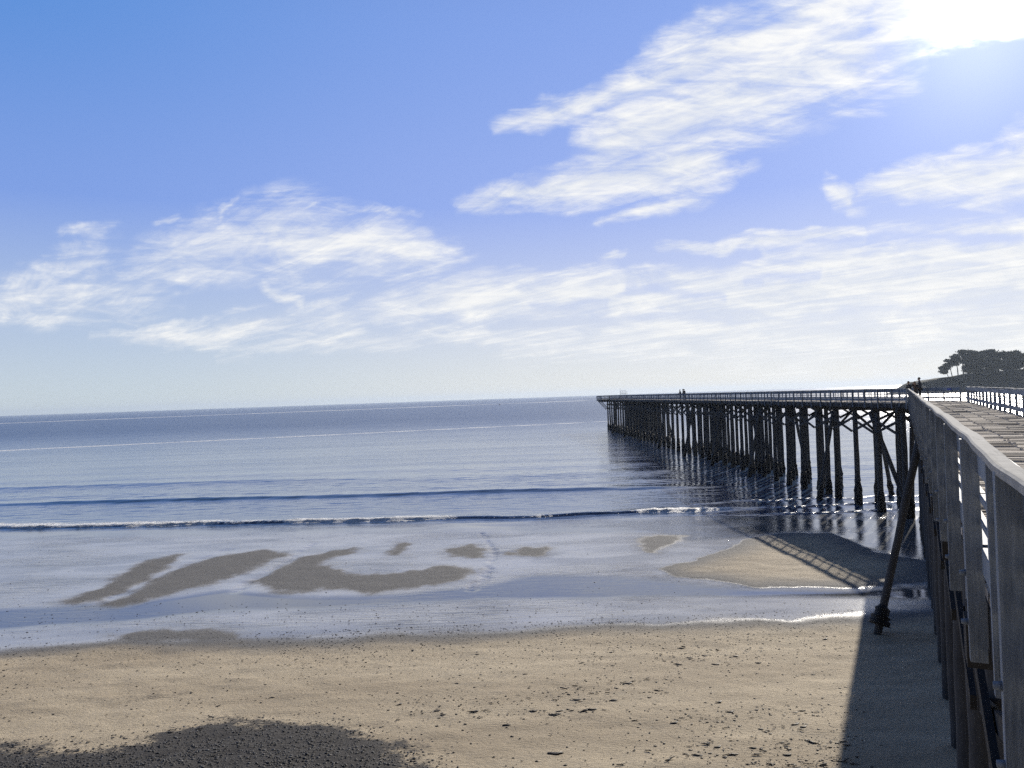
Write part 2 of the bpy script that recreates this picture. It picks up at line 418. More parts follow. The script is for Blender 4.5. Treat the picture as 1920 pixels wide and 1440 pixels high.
def build_sea():
    xs = axis(-75, 60, .45, -9000, 9000, 1.16)
    ys = list(np.arange(58, 100, .16)); s = .16
    while ys[-1] < 11000: s *= 1.03; ys.append(ys[-1] + s)
    ys = np.array(ys)
    X, Y = np.meshgrid(xs, ys)
    wob = (fbm(X * .09, Y * 0 + 3.3, 4, 41) - .5)
    Z = np.zeros_like(X)
    fade = np.exp(-np.clip(Y - 60, 0, None) / 260)
    # lazy swell
    Z += .05 * fade * np.sin((Y + .06 * X) * .55 + 3 * fbm(X * .03, Y * .03, 3, 42)) * sstep(70, 95, Y)
    # unbroken wave
    yw = 83.4 - .075 * X + wob * 2.2
    t = Y - yw
    amp = .29 * (.75 + .5 * fbm(X * .12, X * 0, 3, 43)) * sstep(30, 8, X) * (.6 + .4 * sstep(-75, -40, X))
    prof = np.where(t < 0, np.exp(-(t / .95) ** 2), np.exp(-(t / 2.6) ** 2))
    Z += amp * prof
    yw2 = 104 - .05 * X + wob * 5
    Z += .18 * np.exp(-((Y - yw2) / 2.0) ** 2) * sstep(-10, -40, X) 
    # breaker with foam
    yf = shore(X) + (fbm(X * .16, X * 0 + 1.7, 4, 44) - .5) * 2.2
    t = Y - yf
    env = sstep(24, 12, X) * (.65 + .7 * fbm(X * .2, X * 0 + 9, 3, 45))
    prof = np.where(t < 0, np.exp(-(t / .30) ** 2), np.exp(-(t / 1.4) ** 2))
    Z += .20 * env * prof
    Z += .05 * (fbm(X * .55, Y * 1.5, 4, 71) - .5) * sstep(66, 80, Y) * sstep(150, 95, Y) * 2
    foam = env * (.25 + .9 * sstep(.36, .6, fbm(X * .13 + 5, X * 0 + 2, 3, 81))) * sstep(-.75, -.3, t) * sstep(2.3, .35, t) * (.35 + 1.15 * fbm(X * .5, Y * .5, 3, 46))
    left = sstep(-8, -30, X)
    foam = np.maximum(foam, left * sstep(-.6, -.2, t) * sstep(4.6, 1.0, t) * (fbm(X * .35, Y * .5, 4, 47)) * 1.15)
    Z += np.clip(foam, 0, 1) * (fbm(X * 2.2, Y * 3.1, 3, 73) - .3) * .22
    # broken wavelets under the pier
    kx = sstep(14, 22, X) * sstep(60, 45, X)
    for yy, a_ in ((63.2, .10), (66.4, .13), (70.5, .10)):
        tt = Y - yy - (fbm(X * .3, X * 0 + yy, 4, 48) - .5) * 3
        Z += kx * a_ * np.exp(-(tt / .45) ** 2); foam = np.maximum(foam, kx * .62 * np.exp(-((tt - .3) / .6) ** 2))
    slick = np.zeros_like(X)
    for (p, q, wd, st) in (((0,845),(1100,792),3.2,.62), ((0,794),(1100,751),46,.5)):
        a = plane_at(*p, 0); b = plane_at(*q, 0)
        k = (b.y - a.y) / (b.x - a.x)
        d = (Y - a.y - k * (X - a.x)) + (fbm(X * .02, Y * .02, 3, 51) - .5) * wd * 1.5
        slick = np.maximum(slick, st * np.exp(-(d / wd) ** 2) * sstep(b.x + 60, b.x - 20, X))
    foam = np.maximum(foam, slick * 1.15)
    o = grid_mesh('ocean', xs, ys, Z, M['sea'], dict(foam=foam, slick=slick))
    tag(o, kind='structure')
build_sea()

# ------------------------------------------------------------------ pier
ZD = 8.73                       # deck level
A1 = math.atan(0.501)
D1 = Vector((math.sin(A1), math.cos(A1), 0)); N1 = Vector((math.cos(A1), -math.sin(A1), 0))
C0L = Vector((28.75, 57.0, 0)); C1L = Vector((26.45, 222.0, 0))
D2 = (C1L - C0L).normalized(); N2 = Vector((D2.y, -D2.x, 0))
PW = 3.85
def s1(s, r, z): return D1 * s + N1 * r + Vector((0, 0, z))
def s2(s, r, z): return C0L + D2 * s + N2 * r + Vector((0, 0, z))
S1L = (28.75 - .34 * N1.x) / D1.x; S1R = (28.75 + 4.3 - (PW + .3) * N1.x) / D1.x
LEN2 = (C1L - C0L).length
S1_START = -7.0

pier = empty('timber_pier', (0, 0, 0))
tag(pier, 'long weathered timber pier on dark piles, bending from the beach out over the sea', 'pier')

jobs = {}
def job(kind, pt, fn, parent):
    """countable small part: the nearest hundred become parts of their own"""
    jobs.setdefault(kind, []).append(((Vector(pt) - Vector((0, 0, HC))).length, len(jobs.get(kind, [])), fn, parent))

# deck ------------------------------------------------------------
def build_deck():
    mb = MB(); glint = MB(); rnd = random.Random(3)
    def course(fr, s, w, r0, r1, short):
        cuts = [r0]
        if short:
            x = r0 + rnd.choice((.55, 1.1, 1.65)) + rnd.uniform(-.04, .04)
            while x < r1 - .3: cuts.append(x); x += rnd.choice((1.1, 1.1, 1.65)) + rnd.uniform(-.03, .03)
        cuts.append(r1)
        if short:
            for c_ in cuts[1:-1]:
                if rnd.random() < .85: glint.bar(fr(s + .02, c_ + rnd.uniform(-.01, .01), ZD + .010), fr(s + w * rnd.uniform(.75, 1.1), c_ + rnd.uniform(-.008, .008), ZD - .011), rnd.uniform(.03, .055), .035)
        for a, b in zip(cuts[:-1], cuts[1:]):
            g = .016; dz = rnd.uniform(-.010, .008); tl = rnd.uniform(-.010, .010); tw = rnd.uniform(-.008, .008)
            pts = []
            for (ss, rr, zz) in ((s + .004, a + g, tl), (s + w, a + g, -tl), (s + w, b - g, -tl + tw), (s + .004, b - g, tl - tw)):
                pts.append((ss, rr, zz))
            # board: chamfered top
            c = .014
            top = [fr(min(max(p[0], s + c), s + w - c), min(max(p[1], a + g + c), b - g - c), ZD + dz + p[2]) for p in pts]
            mid = [fr(p[0], p[1], ZD + dz + p[2] - .012) for p in pts]
            bot = [fr(p[0], p[1], ZD - .075) for p in pts]
            vs = top + mid + bot
            fs = [(3, 2, 1, 0)]
            for k in range(4):
                k2 = (k + 1) % 4
                fs += [(k, k2, 4 + k2, 4 + k), (4 + k, 4 + k2, 8 + k2, 8 + k)]
            fs.append((8, 9, 10, 11))
            mb.add(vs, fs)
    s = S1_START
    while s < S1R + .3:
        w = rnd.uniform(.12, .17)
        rmin = .43
        if s > S1L - .1: rmin = .43 + (s - S1L + .1) * 1.9
        if rmin < PW - .2: course(s1, s, w, rmin, PW + .22, True)
        s += w + .014
    s = .5
    while s < LEN2 + 2:
        w = rnd.uniform(.19, .27)
        course(s2, s, w, .1, 4.25, s < 20)
        s += w + .014
    s = LEN2 - 8
    while s < LEN2 + 2:
        course(s2, s, .29, -2.2, .085, False); s += .304
    d = mb.build('deck', M['deck'], pier)
    glint.build('joint_glint', plain('painted_glint', (.78, .76, .72), .7), d)  # pale strips added in the joints imitate sun glints by plain colour
    # nail heads are left to the boards; stringers under them
    st = MB()
    for r in (.50, 1.35, 2.2, 3.05, PW + .1): st.bar(s1(S1_START, r, ZD - .24), s1(S1L + (r - .4) * .45, r, ZD - .24), .12, .31)
    for r in (.22, 1.1, 2.15, 3.2, 4.13): st.bar(s2(-.2 if r < 4 else .2, r, ZD - .24), s2(LEN2 + 1.9, r, ZD - .24), .12, .31)
    st.bar(s2(LEN2 - 8, -2.1, ZD - .24), s2(LEN2 + 1.9, -2.1, ZD - .24), .12, .31)
    st.bar(s2(LEN2 - 7.9, -2.1, ZD - .26), s2(LEN2 - 7.9, .1, ZD - .26), .14, .31)
    st.bar(s2(LEN2 + 1.8, -2.1, ZD - .26), s2(LEN2 + 1.8, .1, ZD - .26), .14, .31)
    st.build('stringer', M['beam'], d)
    return d
deck = build_deck()

# railings --------------------------------------------------------
def railing(fr, s0, s1_, r, out, pitch, wav, hwid=.065):
    """out = -1 when the outer side is towards smaller r"""
    rnd = random.Random(int(abs(r * 100)) + int(s1_))
    mb = MB()
    seg = []
    s = s0
    while s < s1_ - .05: seg.append(s); s += pitch
    seg.append(s1_)
    for a, b in zip(seg[:-1], seg[1:]):
        j = [rnd.uniform(-.008, .008) for _ in range(8)]
        def bar(z, t, h, rr, jj): mb.bar(fr(a + .006, rr, ZD + z + j[jj]), fr(b - .006, rr, ZD + z + j[jj + 1]), t, h)
        bar(.875, .045, .21, r - out * .03, 0)
        bar(.62, .04, .04, r - out * .03, 2)
        bar(.46, .04, .04, r - out * .03, 4)
        bar(.22, .10, .16, r - out * .06, 6)
    rail = mb.build('railing', M['rail'], pier)
    # cap: weathered, wavy plank
    cm = MB(); n = int((s1_ - s0) / .22) + 2
    rows = []
    for i in range(n):
        s = s0 + (s1_ - s0) * i / (n - 1)
        wv = (mnoise.noise(Vector((s * .55, r * 3, 1.3))) * .035 + mnoise.noise(Vector((s * 1.7, r * 3, 7.1))) * .012) * wav
        wz = (mnoise.noise(Vector((s * .5, r * 3, 4.7))) * .030 + mnoise.noise(Vector((s * 1.9, r, 2.2))) * .008) * wav
        c = r + wv + out * .032; z = ZD + 1.0 + wz; hw = hwid
        ring = [(c - hw, z), (c - hw, z + .032), (c - hw + .010, z + .04), (c + hw - .010, z + .04), (c + hw, z + .032), (c + hw, z)]
        rows.append([fr(s, a, b) for a, b in ring])
    vs = [p for q in rows for p in q]; fs = []
    for i in range(n - 1):
        for k in range(6):
            k2 = (k + 1) % 6; fs.append((i * 6 + k, i * 6 + k2, (i + 1) * 6 + k2, (i + 1) * 6 + k))
    fs.append(tuple(range(6))); fs.append(tuple((n - 1) * 6 + k for k in range(6)))
    cm.add(vs, fs, False)
    cm.build('cap_rail', M['cap'], rail)
    for i, s in enumerate(seg):
        s = min(max(s, s0 + .06), s1_ - .06)
        ln = rnd.uniform(-.01, .01); hb = rnd.uniform(.42, .56)
        def post(m, s=s, ln=ln, hb=hb):
            ro = r + out * .035
            m.bar(fr(s, ro + ln, ZD - hb), fr(s, ro, ZD + .997), .10, .092, up=tuple(fr(1, 0, 0) - fr(0, 0, 0)))
            for z in (.12, -.2):
                m.tube([fr(s, ro + out * .045, ZD + z), fr(s, ro + out * .085, ZD + z)], [.022, .016], 6)
        job('post', fr(s, r, ZD), post, rail)
        if i < len(seg) - 1:
            sm = (seg[i] + seg[i + 1]) / 2 + rnd.uniform(-.05, .05)
            def bal(m, s=sm):
                m.bar(fr(s, r + out * .012, ZD - .30), fr(s, r + out * .012, ZD + .997), .035, .07, up=tuple(fr(1, 0, 0) - fr(0, 0, 0)))
            job('baluster', fr(sm, r, ZD), bal, rail)
    return rail
railing(s1, S1_START, S1L, .405, -1, 2.15, .55, .042)
railing(s1, S1_START, S1R, PW + .30, 1, 2.15, .6)
railing(s2, 0.0, LEN2 - 8, .11, -1, 2.2, .5)
railing(s2, .35, LEN2 + 2, 4.25, 1, 2.2, .5)
def s2x(s, r, z): return s2(LEN2 + 1.95 - r, s, z)      # across the far end
railing(s2x, -2.2, 4.3, 0.0, -1, 2.15, .5)
railing(s2, LEN2 - 8, LEN2 + 1.9, -2.2, -1, 2.2, .5)
railing(lambda s, r, z: s2(LEN2 - 8 + r, s, z), -2.2, .1, 0.0, -1, 2.15, .5)

# piles, caps, bracing ---------------------------------------------
pile_jobs = []
def pile(top, foot, r0, r1, crust, seed):
    top = Vector(top); foot = Vector(foot)
    pile_jobs.append(((foot - Vector((0, 0, HC))).length, seed, top, foot, r0, r1, crust))
def mkpile(mb, cb, top, foot, r0, r1, crust, seed):
    rnd = random.Random(seed)
    n = 7; pts = []; rs = []
    low = foot + (foot - top).normalized() * .8
    for i in range(n):
        t = i / (n - 1)
        j = Vector((rnd.uniform(-.02, .02), rnd.uniform(-.02, .02), 0))
        pts.append(low.lerp(top, t) + (j if 0 < i < n - 1 else Vector())); rs.append((r1 + (r0 - r1) * t) * rnd.uniform(.97, 1.03))
    mb.tube(pts, rs, 12, .02, seed=seed)
    if crust:
        lo, hi, th = crust; ax = (top - foot).normalized()
        m = 11; pts = []; rs = []
        for i in range(m):
            t = i / (m - 1); w = math.sin(min(1, (1 - t) * 1.9) * math.pi / 2)
            pts.append(foot + ax * (lo + (hi - lo) * t)); rs.append(r1 * .98 + th * max(.0, w) * rnd.uniform(.55, 1.25))
        cb.tube(pts, rs, 14, .13, seed=seed + 1)

caps = []
rndp = random.Random(8)
def wl(p):      # pile foot height: sand or just under the sea surface
    return max(ground_z(p.x, p.y), -.15) if ground_z(p.x, p.y) > -.1 else -.12
def bent(fr, s, rs, ra, rb, k):
    m = MB(); m.bar(fr(s, ra, ZD - .57), fr(s, rb, ZD - .57), .30, .34)
    m.build('pile_cap', M['beam'], pier)
    out = []
    for q, r in enumerate(rs):
        j = rndp.uniform(-.03, .03)
        p = fr(s + rndp.uniform(-.05, .05), r + j, 0); p.z = wl(p)
        sea = p.y > 58
        t = fr(s, r, ZD - .72)
        cr = None
        if p.y > 60: cr = (-.4, rndp.uniform(1.3, 2.3), rndp.uniform(.07, .14))
        elif p.y > 44: cr = (-.3, rndp.uniform(.7, 1.2), rndp.uniform(.03, .06))
        pile(t, p, .19, rndp.uniform(.21, .25), cr, 1000 + k * 10 + q)
        out.append(t)
    return out
K = 0
BAY = 3.95
B1 = [S1L - 1.4 - BAY * i for i in range(18) if S1L - 1.4 - BAY * i > S1_START + .5]
for s in B1:
    K += 1; bent(s1, s, (.95, 2.3, 3.65), .35, PW + .3, K)
B2 = [1.2 + BAY * i for i in range(100) if 1.2 + BAY * i < LEN2 + 1.5]
for i, s in enumerate(B2):
    K += 1
    end = s > LEN2 - 8
    bent(s2, s, (.35, 1.2, 2.15, 3.95) if i % 5 == 4 else (.35, 2.15, 3.95), -2.2 if end else -.1, 4.4, K)
def brace(p, q, w=.07, h=.20):
    p = Vector(p); q = Vector(q)
    def fn(m): m.bar(p, q, w, h)
    job('cross_brace', (p + q) / 2, fn, pier)
for fr, B, rl, rr in ((s1, B1[::-1], .70, 3.9), (s2, B2, .12, 4.25)):
    for a, b in zip(B[:-1], B[1:]):
        brace(fr(a, rl, ZD - 1.35), fr(b, rl, ZD - 2.45)); brace(fr(a, rl - .09, ZD - 2.45), fr(b, rl - .09, ZD - 1.35))
        brace(fr(a, rr, ZD - .75), fr(b, rr, ZD - 1.75)); brace(fr(a, rr + .09, ZD - 1.75), fr(b, rr + .09, ZD - .75))
for i, s in enumerate(B2):
    if i % 2 == 0:
        brace(s2(s + .22, .35, ZD - .8), s2(s + .22, 2.2, ZD - 2.6)); brace(s2(s + .22, 4.0, ZD - .8), s2(s + .22, 2.2, ZD - 2.6))
for s in B1:
    brace(s1(s + .22, .95, ZD - .8), s1(s + .22, 2.3, ZD - 2.4)); brace(s1(s + .22, 3.65, ZD - .8), s1(s + .22, 2.3, ZD - 2.4))

# raking batter piles
def batter(top, foot_xy, r=.16, crust=True):
    global K; K += 1
    f = Vector((*foot_xy, 0)); f.z = wl(f)
    pile(top, f, r, r * 1.15, (-.3, 1.6, .08) if crust else None, 3000 + K * 10)
# the near one with its swollen foot standing on the sand
fx, fy = ground_at(1645, 1188)
f = Vector((fx, fy, ground_z(fx, fy)))
ssec = f.dot(D1)
t_ = s1(ssec + 2.6, .62, ZD - .6)
pile(t_, f, .15, .15, (.35, 1.15, .20), 5001)
for i in (0, 3, 8, 12, 16, 21, 26, 31, 36):
    s = B2[min(i, len(B2) - 1)]
    p = s2(s - .2, -1.5, 0)
    if i > 0: batter(s2(s + .1, .25, ZD - .8), (p.x, p.y))
    p = s2(s + 1.2, 5.8, 0); batter(s2(s + .1, 4.1, ZD - .8), (p.x, p.y))
# V of rakers at the bend
p = s2(2.2, 1.2, 0); batter(s2(6.2, .3, ZD - .9), (p.x, p.y)); batter(s2(-.4, .2, ZD - .9), (s2(1.6, .9, 0).x, s2(1.6, .9, 0).y))
# diagonal props under the wider end platform
for s in (LEN2 - 6.5, LEN2 - 3, LEN2 + .8):
    brace(s2(s, -2.0, ZD - .5), s2(s, .25, ZD - 3.0), .12, .16)

pile_jobs.sort(key=lambda t: t[0])
rest_p, rest_c = MB(), MB()
for i, (d, seed, top, foot, r0, r1, crust) in enumerate(pile_jobs):
    if i < 100:
        a, c = MB(), MB(); mkpile(a, c, top, foot, r0, r1, crust, seed)
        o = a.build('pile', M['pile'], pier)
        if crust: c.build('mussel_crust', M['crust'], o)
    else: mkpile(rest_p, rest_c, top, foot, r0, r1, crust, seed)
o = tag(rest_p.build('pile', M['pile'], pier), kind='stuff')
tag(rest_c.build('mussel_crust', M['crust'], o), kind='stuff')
for kind, lst in jobs.items():
    lst.sort(key=lambda t: (t[0], t[1])); rest = MB()
    mt = M['rail'] if kind in ('post', 'baluster') else M['beam']
    for i, (d, _, fn, par) in enumerate(lst):
        if i < 99:
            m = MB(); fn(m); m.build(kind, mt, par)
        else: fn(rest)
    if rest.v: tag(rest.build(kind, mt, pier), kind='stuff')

# ------------------------------------------------------------------ headland and its grove
HX = np.array([366, 380, 388, 394, 401, 408, 424, 448, 462, 528, 600, 760, 1100], float)
HZ = np.array([-2, -1.5, 1, 5, 9, 11.5, 13.3, 15.6, 17.8, 21, 25, 32, 40], float)
def head_z(x, y):
    c = 800 + .10 * (x - 444)
    e = np.interp(x * 800 / np.maximum(y, 790.0), HX, HZ)
    n = (fbm(np.asarray(x) * .06, np.asarray(y) * .06, 4, 61) - .5) * 2.4
    f = sstep(c - 44, c - 12, y + n * 6) * sstep(c + 300, c + 90, y)
    return -2.5 + (e + 2.5 + n * sstep(2, 12, e)) * f
def build_headland():
    xs = np.concatenate([np.arange(340, 560, 2.0), np.arange(560, 1150, 9)]); ys = np.concatenate([np.arange(735, 860, 2.0), np.arange(860, 1150, 10)])
    X, Y = np.meshgrid(xs, ys)
    m, nt, b = mat('headland_scrub')
    tc = N(nt, 'ShaderNodeTexCoord').outputs['Object']
    g = noise_n(nt, tc, .22, 5); sx = N(nt, 'ShaderNodeSeparateXYZ'); L(nt, tc, sx.inputs[0])
    k = ramp(nt, math_n(nt, 'ADD', sx.outputs[2], math_n(nt, 'MULTIPLY', g, 6)), 7, 13)
    L(nt, mixc(nt, k, mixc(nt, g, (.09, .08, .065), (.16, .14, .115)), mixc(nt, g, (.02, .022, .014), (.045, .045, .028))), b.inputs['Base Color'])
    b.inputs['Roughness'].default_value = .95; b.inputs['Specular IOR Level'].default_value = .1
    o = grid_mesh('headland', xs, ys, head_z(X, Y), m, {}); tag(o, kind='structure')
build_headland()

def leaf_mat():
    m, nt, b = mat('cypress_foliage')
    geo = N(nt, 'ShaderNodeNewGeometry')
    L(nt, mixc(nt, geo.outputs['Random Per Island'], (.025, .038, .022), (.07, .085, .045)), b.inputs['Base Color'])
    b.inputs['Roughness'].default_value = .85; b.inputs['Specular IOR Level'].default_value = .15
    return m
M['leaf'] = leaf_mat()
M['bark'] = wood_mat('grey_bark', (.05, .045, .04), (.11, .10, .085), .9, (3, 3, 1), .6, .1)

def tree(x, y, h, spread, seed, lean=(0, 0), bare=.35, label='', group='trees on the headland', n=900):
    rnd = random.Random(seed)
    z = float(head_z(np.array([x]), np.array([y]))[0])
    root = empty('cypress_tree', (x, y, z - .4)); tag(root, label, 'tree', group)
    tm, cm = MB(), MB()
    top = Vector((lean[0], lean[1], h * .86))
    tm.tube([(0, 0, 0), top * .35 + Vector((rnd.uniform(-.4, .4), 0, 0)), top * .7, top], [.55 * h / 20, .42 * h / 20, .25 * h / 20, .08], 7, .05, seed=seed)
    clumps = []
    for i in range(13):
        t = bare + (1 - bare) * (i / 12) ** .8
        a = rnd.uniform(0, 2 * math.pi); rad = spread * (1.0 - .55 * max(0, t - .55) / .45) * rnd.uniform(.35, 1.0)
        base = top * min(1, t * .95)
        c = base + Vector((math.cos(a) * rad + lean[0] * .3, math.sin(a) * rad, h * .13 * rnd.uniform(.2, 1.0)))
        tm.tube([base * .93, base.lerp(c, .55) + Vector((0, 0, -.2)), c], [.16 * h / 20, .10 * h / 20, .04], 5, 0, seed=seed + i)
        clumps.append((c, spread * rnd.uniform(.34, .6)))
    clumps.append((top + Vector((0, 0, h * .07)), spread * .5))
    per = n // len(clumps)
    for c, r in clumps:
        for _ in range(per):
            d = Vector((rnd.gauss(0, 1), rnd.gauss(0, 1), rnd.gauss(0, .55)))
            p = c + Vector((d.x * r * .55, d.y * r * .55, d.z * r * .42))
            u = Vector((rnd.gauss(0, 1), rnd.gauss(0, 1), rnd.gauss(0, .5))).normalized(); w = u.orthogonal().normalized()
            w.rotate(Matrix.Rotation(rnd.uniform(0, 6.28), 3, u)); v = u.cross(w)
            s = rnd.uniform(.5, 1.15)
            cm.add([p + w * s, p + v * s * .5, p - w * s, p - v * s * .5], [(0, 1, 2, 3)])
    tm.build('trunk', M['bark'], root); cm.build('crown', M['leaf'], root)
    return root
TD = 800
def tx(px, y): return (ray(px, 715).x / ray(px, 715).y) * y
T = [ # px, dist, height, spread, lean, bare, label
    (1779, 800, 12.5, 4.6, (-4.5, 0), .40, 'small wind bent cypress leaning seaward at the open left end of the headland grove'),
    (1786, 806, 18.5, 4.2, (-3.0, 0), .50, 'slim cypress with bare trunk and layered crown, second from the seaward end of the grove'),
    (1797, 802, 22.5, 5.0, (-2.0, 0), .58, 'tall bare trunked cypress with sky showing between its stems, third in the grove'),
    (1807, 800, 25.5, 6.0, (0, 0), .52, 'tallest round topped cypress on the headland, crowning the seaward side of the grove'),
    (1818, 806, 25.0, 6.2, (1, 0), .2, None), (1829, 800, 24.0, 6.0, (0, 0), .16, None), (1841, 808, 23.0, 6.4, (0, 0), .14, None),
    (1850, 802, 24.3, 6.4, (0, 0), .16, 'domed cypress rising a little above its neighbours in mid grove on the headland'),
    (1862, 806, 23.8, 6.4, (0, 0), .12, None), (1873, 800, 20.5, 6.4, (0, 0), .12, None), (1884, 806, 20.8, 6.4, (0, 0), .12, None), (1896, 800, 20.0, 6.4, (0, 0), .12, None),
    (1907, 805, 20.6, 5.6, (.8, 0), .14, 'feathery topped cypress at the landward edge of the photo on the headland'), (1920, 800, 16.0, 6.4, (0, 0), .12, None),
    (1816, 802, 11, 5, (0, 0), .05, None), (1827, 803, 12, 6, (0, 0), .05, None), (1843, 802, 12, 6, (0, 0), .05, None), (1857, 803, 11, 6, (0, 0), .05, None), (1870, 802, 11, 6.5, (0, 0), .05, None), (1886, 802, 11, 6.5, (0, 0), .05, None), (1900, 802, 11, 6.5, (0, 0), .05, None), (1914, 802, 11, 6.5, (0, 0), .05, None),
    (1936, 802, 15, 6.4, (0, 0), .25, None), (1960, 800, 14, 6.4, (0, 0), .25, None),
]
for i, (px, y, h, sp, ln, br, lb) in enumerate(T):
    tree(tx(px, y), y, h, sp, 900 + i, ln, br, lb or ('low bushy cypress filling the foot of the dense headland grove' if h <= 12 else 'dark cypress merged into the dense canopy of the headland grove'), n=2400 if h > 15 else 1500)

# ------------------------------------------------------------------ people
def skin_mesh(verts, edges, radii, levels=2):
    me = bpy.data.meshes.new('tmp'); me.from_pydata([tuple(v) for v in verts], edges, [])
    o = bpy.data.objects.new('tmp', me); COL.objects.link(o)
    sk = o.modifiers.new('skin', 'SKIN'); sk.use_smooth_shade = True
    for i, r in enumerate(radii):
        sv = me.skin_vertices[0].data[i]; sv.radius = r if isinstance(r, tuple) else (r, r); sv.use_root = (i == 0)
    sb = o.modifiers.new('sub', 'SUBSURF'); sb.levels = levels; sb.render_levels = levels
    dg = bpy.context.evaluated_depsgraph_get()
    out = bpy.data.meshes.new_from_object(o.evaluated_get(dg))
    bpy.data.objects.remove(o); bpy.data.meshes.remove(me)
    for p in out.polygons: p.use_smooth = True
    return out
SKIN = plain('skin', (.42, .27, .19), .55)
CL = {'navy': plain('navy_cloth', (.02, .025, .04)), 'black': plain('black_cloth', (.014, .014, .016)), 'grey': plain('grey_cloth', (.07, .075, .085)),
      'denim': plain('denim_cloth', (.035, .05, .09)), 'hair': plain('dark_hair', (.02, .015, .012)), 'brown': plain('brown_cloth', (.06, .045, .035)), 'shoe': plain('dark_shoes', (.02, .02, .02))}
def person(loc, rz, hgt, pose, jacket, trousers, label, group=None, hood=False):
    root = empty('person', loc, rz); root.scale = (hgt / 1.75,) * 3
    tag(root, label, 'person', group)
    el = pose['elbow']; wr = pose['wrist']; ben = pose.get('bend', 0.0); turn = pose.get('turn', 0)
    V, E, Rr = [], [], []
    def add(p, r, par=None):
        V.append(Vector(p)); Rr.append(r)
        if par is not None: E.append((par, len(V) - 1))
        return len(V) - 1
    fy = ben
    pel = add((0, 0, .96), (.15, .11)); bel = add((0, fy * .3, 1.12), (.135, .105), pel); ch = add((0, fy * .7, 1.32), (.165, .115), bel)
    nb = add((0, fy, 1.46), (.075, .07), ch); nk = add((0, fy + .015, 1.53), .052, nb)
    hd = add((turn * .01, fy + .03, 1.60), (.075, .085), nk); hm = add((turn * .015, fy + .035, 1.67), (.08, .095), hd); ht = add((turn * .015, fy + .025, 1.735), (.06, .07), hm)
    add((turn * .09, fy + .135, 1.625), .016, hd)                       # nose
    J = {}
    for s, k in ((-1, 'l'), (1, 'r')):
        sh = add((s * .185, fy * .9, 1.42), .06, ch)
        e = add(el[k], .045, sh); w = add(wr[k], .032, e)
        d = (Vector(wr[k]) - Vector(el[k])).normalized()
        pm = add(Vector(wr[k]) + d * .05, (.035, .022), w)
        tip = Vector(wr[k]) + d * .085; side = d.cross(Vector((0, 0, 1)));
        side = side.normalized() if side.length > .1 else Vector((1, 0, 0))
        curl = Vector((0, .012, -.03))
        for q, ln in enumerate((.06, .072, .068, .05)):
            b = add(tip + side * (q - 1.5) * .021, .0095, pm); b = add(V[b] + d * ln * .5 + curl * .4, .009, b); add(V[b] + d * ln * .4 + curl, .008, b)
        t0 = add(Vector(wr[k]) + d * .045 + side * .045 * s, .011, pm); add(V[t0] + d * .04 + side * .02 * s, .009, t0)
        hp = add((s * .09, -.005, .90), .088, pel); kn = add((s * pose.get('stance', .10), .02, .50), .06, hp)
        an = add((s * pose.get('stance', .10), -.02, .09), .042, kn); add((s * (pose.get('stance', .10) + .03), .14, .045), (.04, .035), an)
        J[k] = (Vector((s * .185, fy * .9, 1.42)), Vector(el[k]), Vector(wr[k]))
    body = skin_mesh(V, E, Rr, 2); body.materials.append(SKIN)
    b = bpy.data.objects.new('body', body); COL.objects.link(b); b.parent = root
    def cloth(name, vs, es, rs, m):
        me = skin_mesh(vs, es, rs, 2); me.materials.append(m); o = bpy.data.objects.new(name, me); COL.objects.link(o); o.parent = root; return o
    # jacket
    vs = [(0, 0, .90), (0, fy * .3, 1.12), (0, fy * .7, 1.33), (0, fy, 1.465)]; es = [(0, 1), (1, 2), (2, 3)]; rs = [(.185, .14), (.17, .135), (.20, .145), (.085, .08)]
    for k in 'lr':
        i = len(vs); sh, e, w = J[k]; vs += [sh, e, e.lerp(w, .92)]; es += [(2, i), (i, i + 1), (i + 1, i + 2)]; rs += [.082, .064, .05]
    if hood: i = len(vs); vs += [(0, fy - .05, 1.52)]; es += [(3, i)]; rs += [(.10, .07)]
    cloth('jacket', vs, es, rs, CL[jacket])
    st = pose.get('stance', .10)
    vs = [(0, 0, .97)]; es = []; rs = [(.17, .125)]
    for s in (-1, 1):
        i = len(vs); vs += [(s * .09, -.005, .88), (s * st, .02, .50), (s * st, -.02, .11)]; es += [(0, i), (i, i + 1), (i + 1, i + 2)]; rs += [.105, .078, .065]
    cloth('trousers', vs, es, rs, CL[trousers])
    for s in (-1, 1):
        cloth('shoe', [(s * st, -.05, .055), (s * (st + .01), .05, .05), (s * (st + .03), .17, .035)], [(0, 1), (1, 2)], [(.05, .05), (.05, .045), (.04, .032)], CL['shoe'])
    hm_ = MB()
    n1, n2 = 14, 9; rows = []
    for i in range(n2 + 1):
        ph = math.pi * .60 * i / n2
        rows.append([(turn * .015 + .093 * math.sin(ph) * math.cos(a), fy + .018 + .105 * math.sin(ph) * math.sin(a) * (1.0 if math.sin(a) < .2 else .82), 1.665 + .108 * math.cos(ph) + (.03 * max(0, math.sin(a)) * (i / n2))) for a in [2 * math.pi * k / n1 for k in range(n1)]])
    vs = [p for r in rows for p in r]; fs = [(i * n1 + k, i * n1 + (k + 1) % n1, (i + 1) * n1 + (k + 1) % n1, (i + 1) * n1 + k) for i in range(n2) for k in range(n1)]
    hm_.add(vs, fs, True); hm_.build('hair', CL['hair'], root)
    return root
ZT = ZD + .012
rest = dict(elbow={'l': (-.25, .12, 1.18), 'r': (.25, .12, 1.18)}, wrist={'l': (-.14, .36, 1.10), 'r': (.14, .36, 1.10)}, bend=.10)
phone = dict(elbow={'l': (-.26, .14, 1.20), 'r': (.34, .10, 1.30)}, wrist={'l': (-.06, .30, 1.28), 'r': (.10, .20, 1.58)}, bend=.03, turn=1)
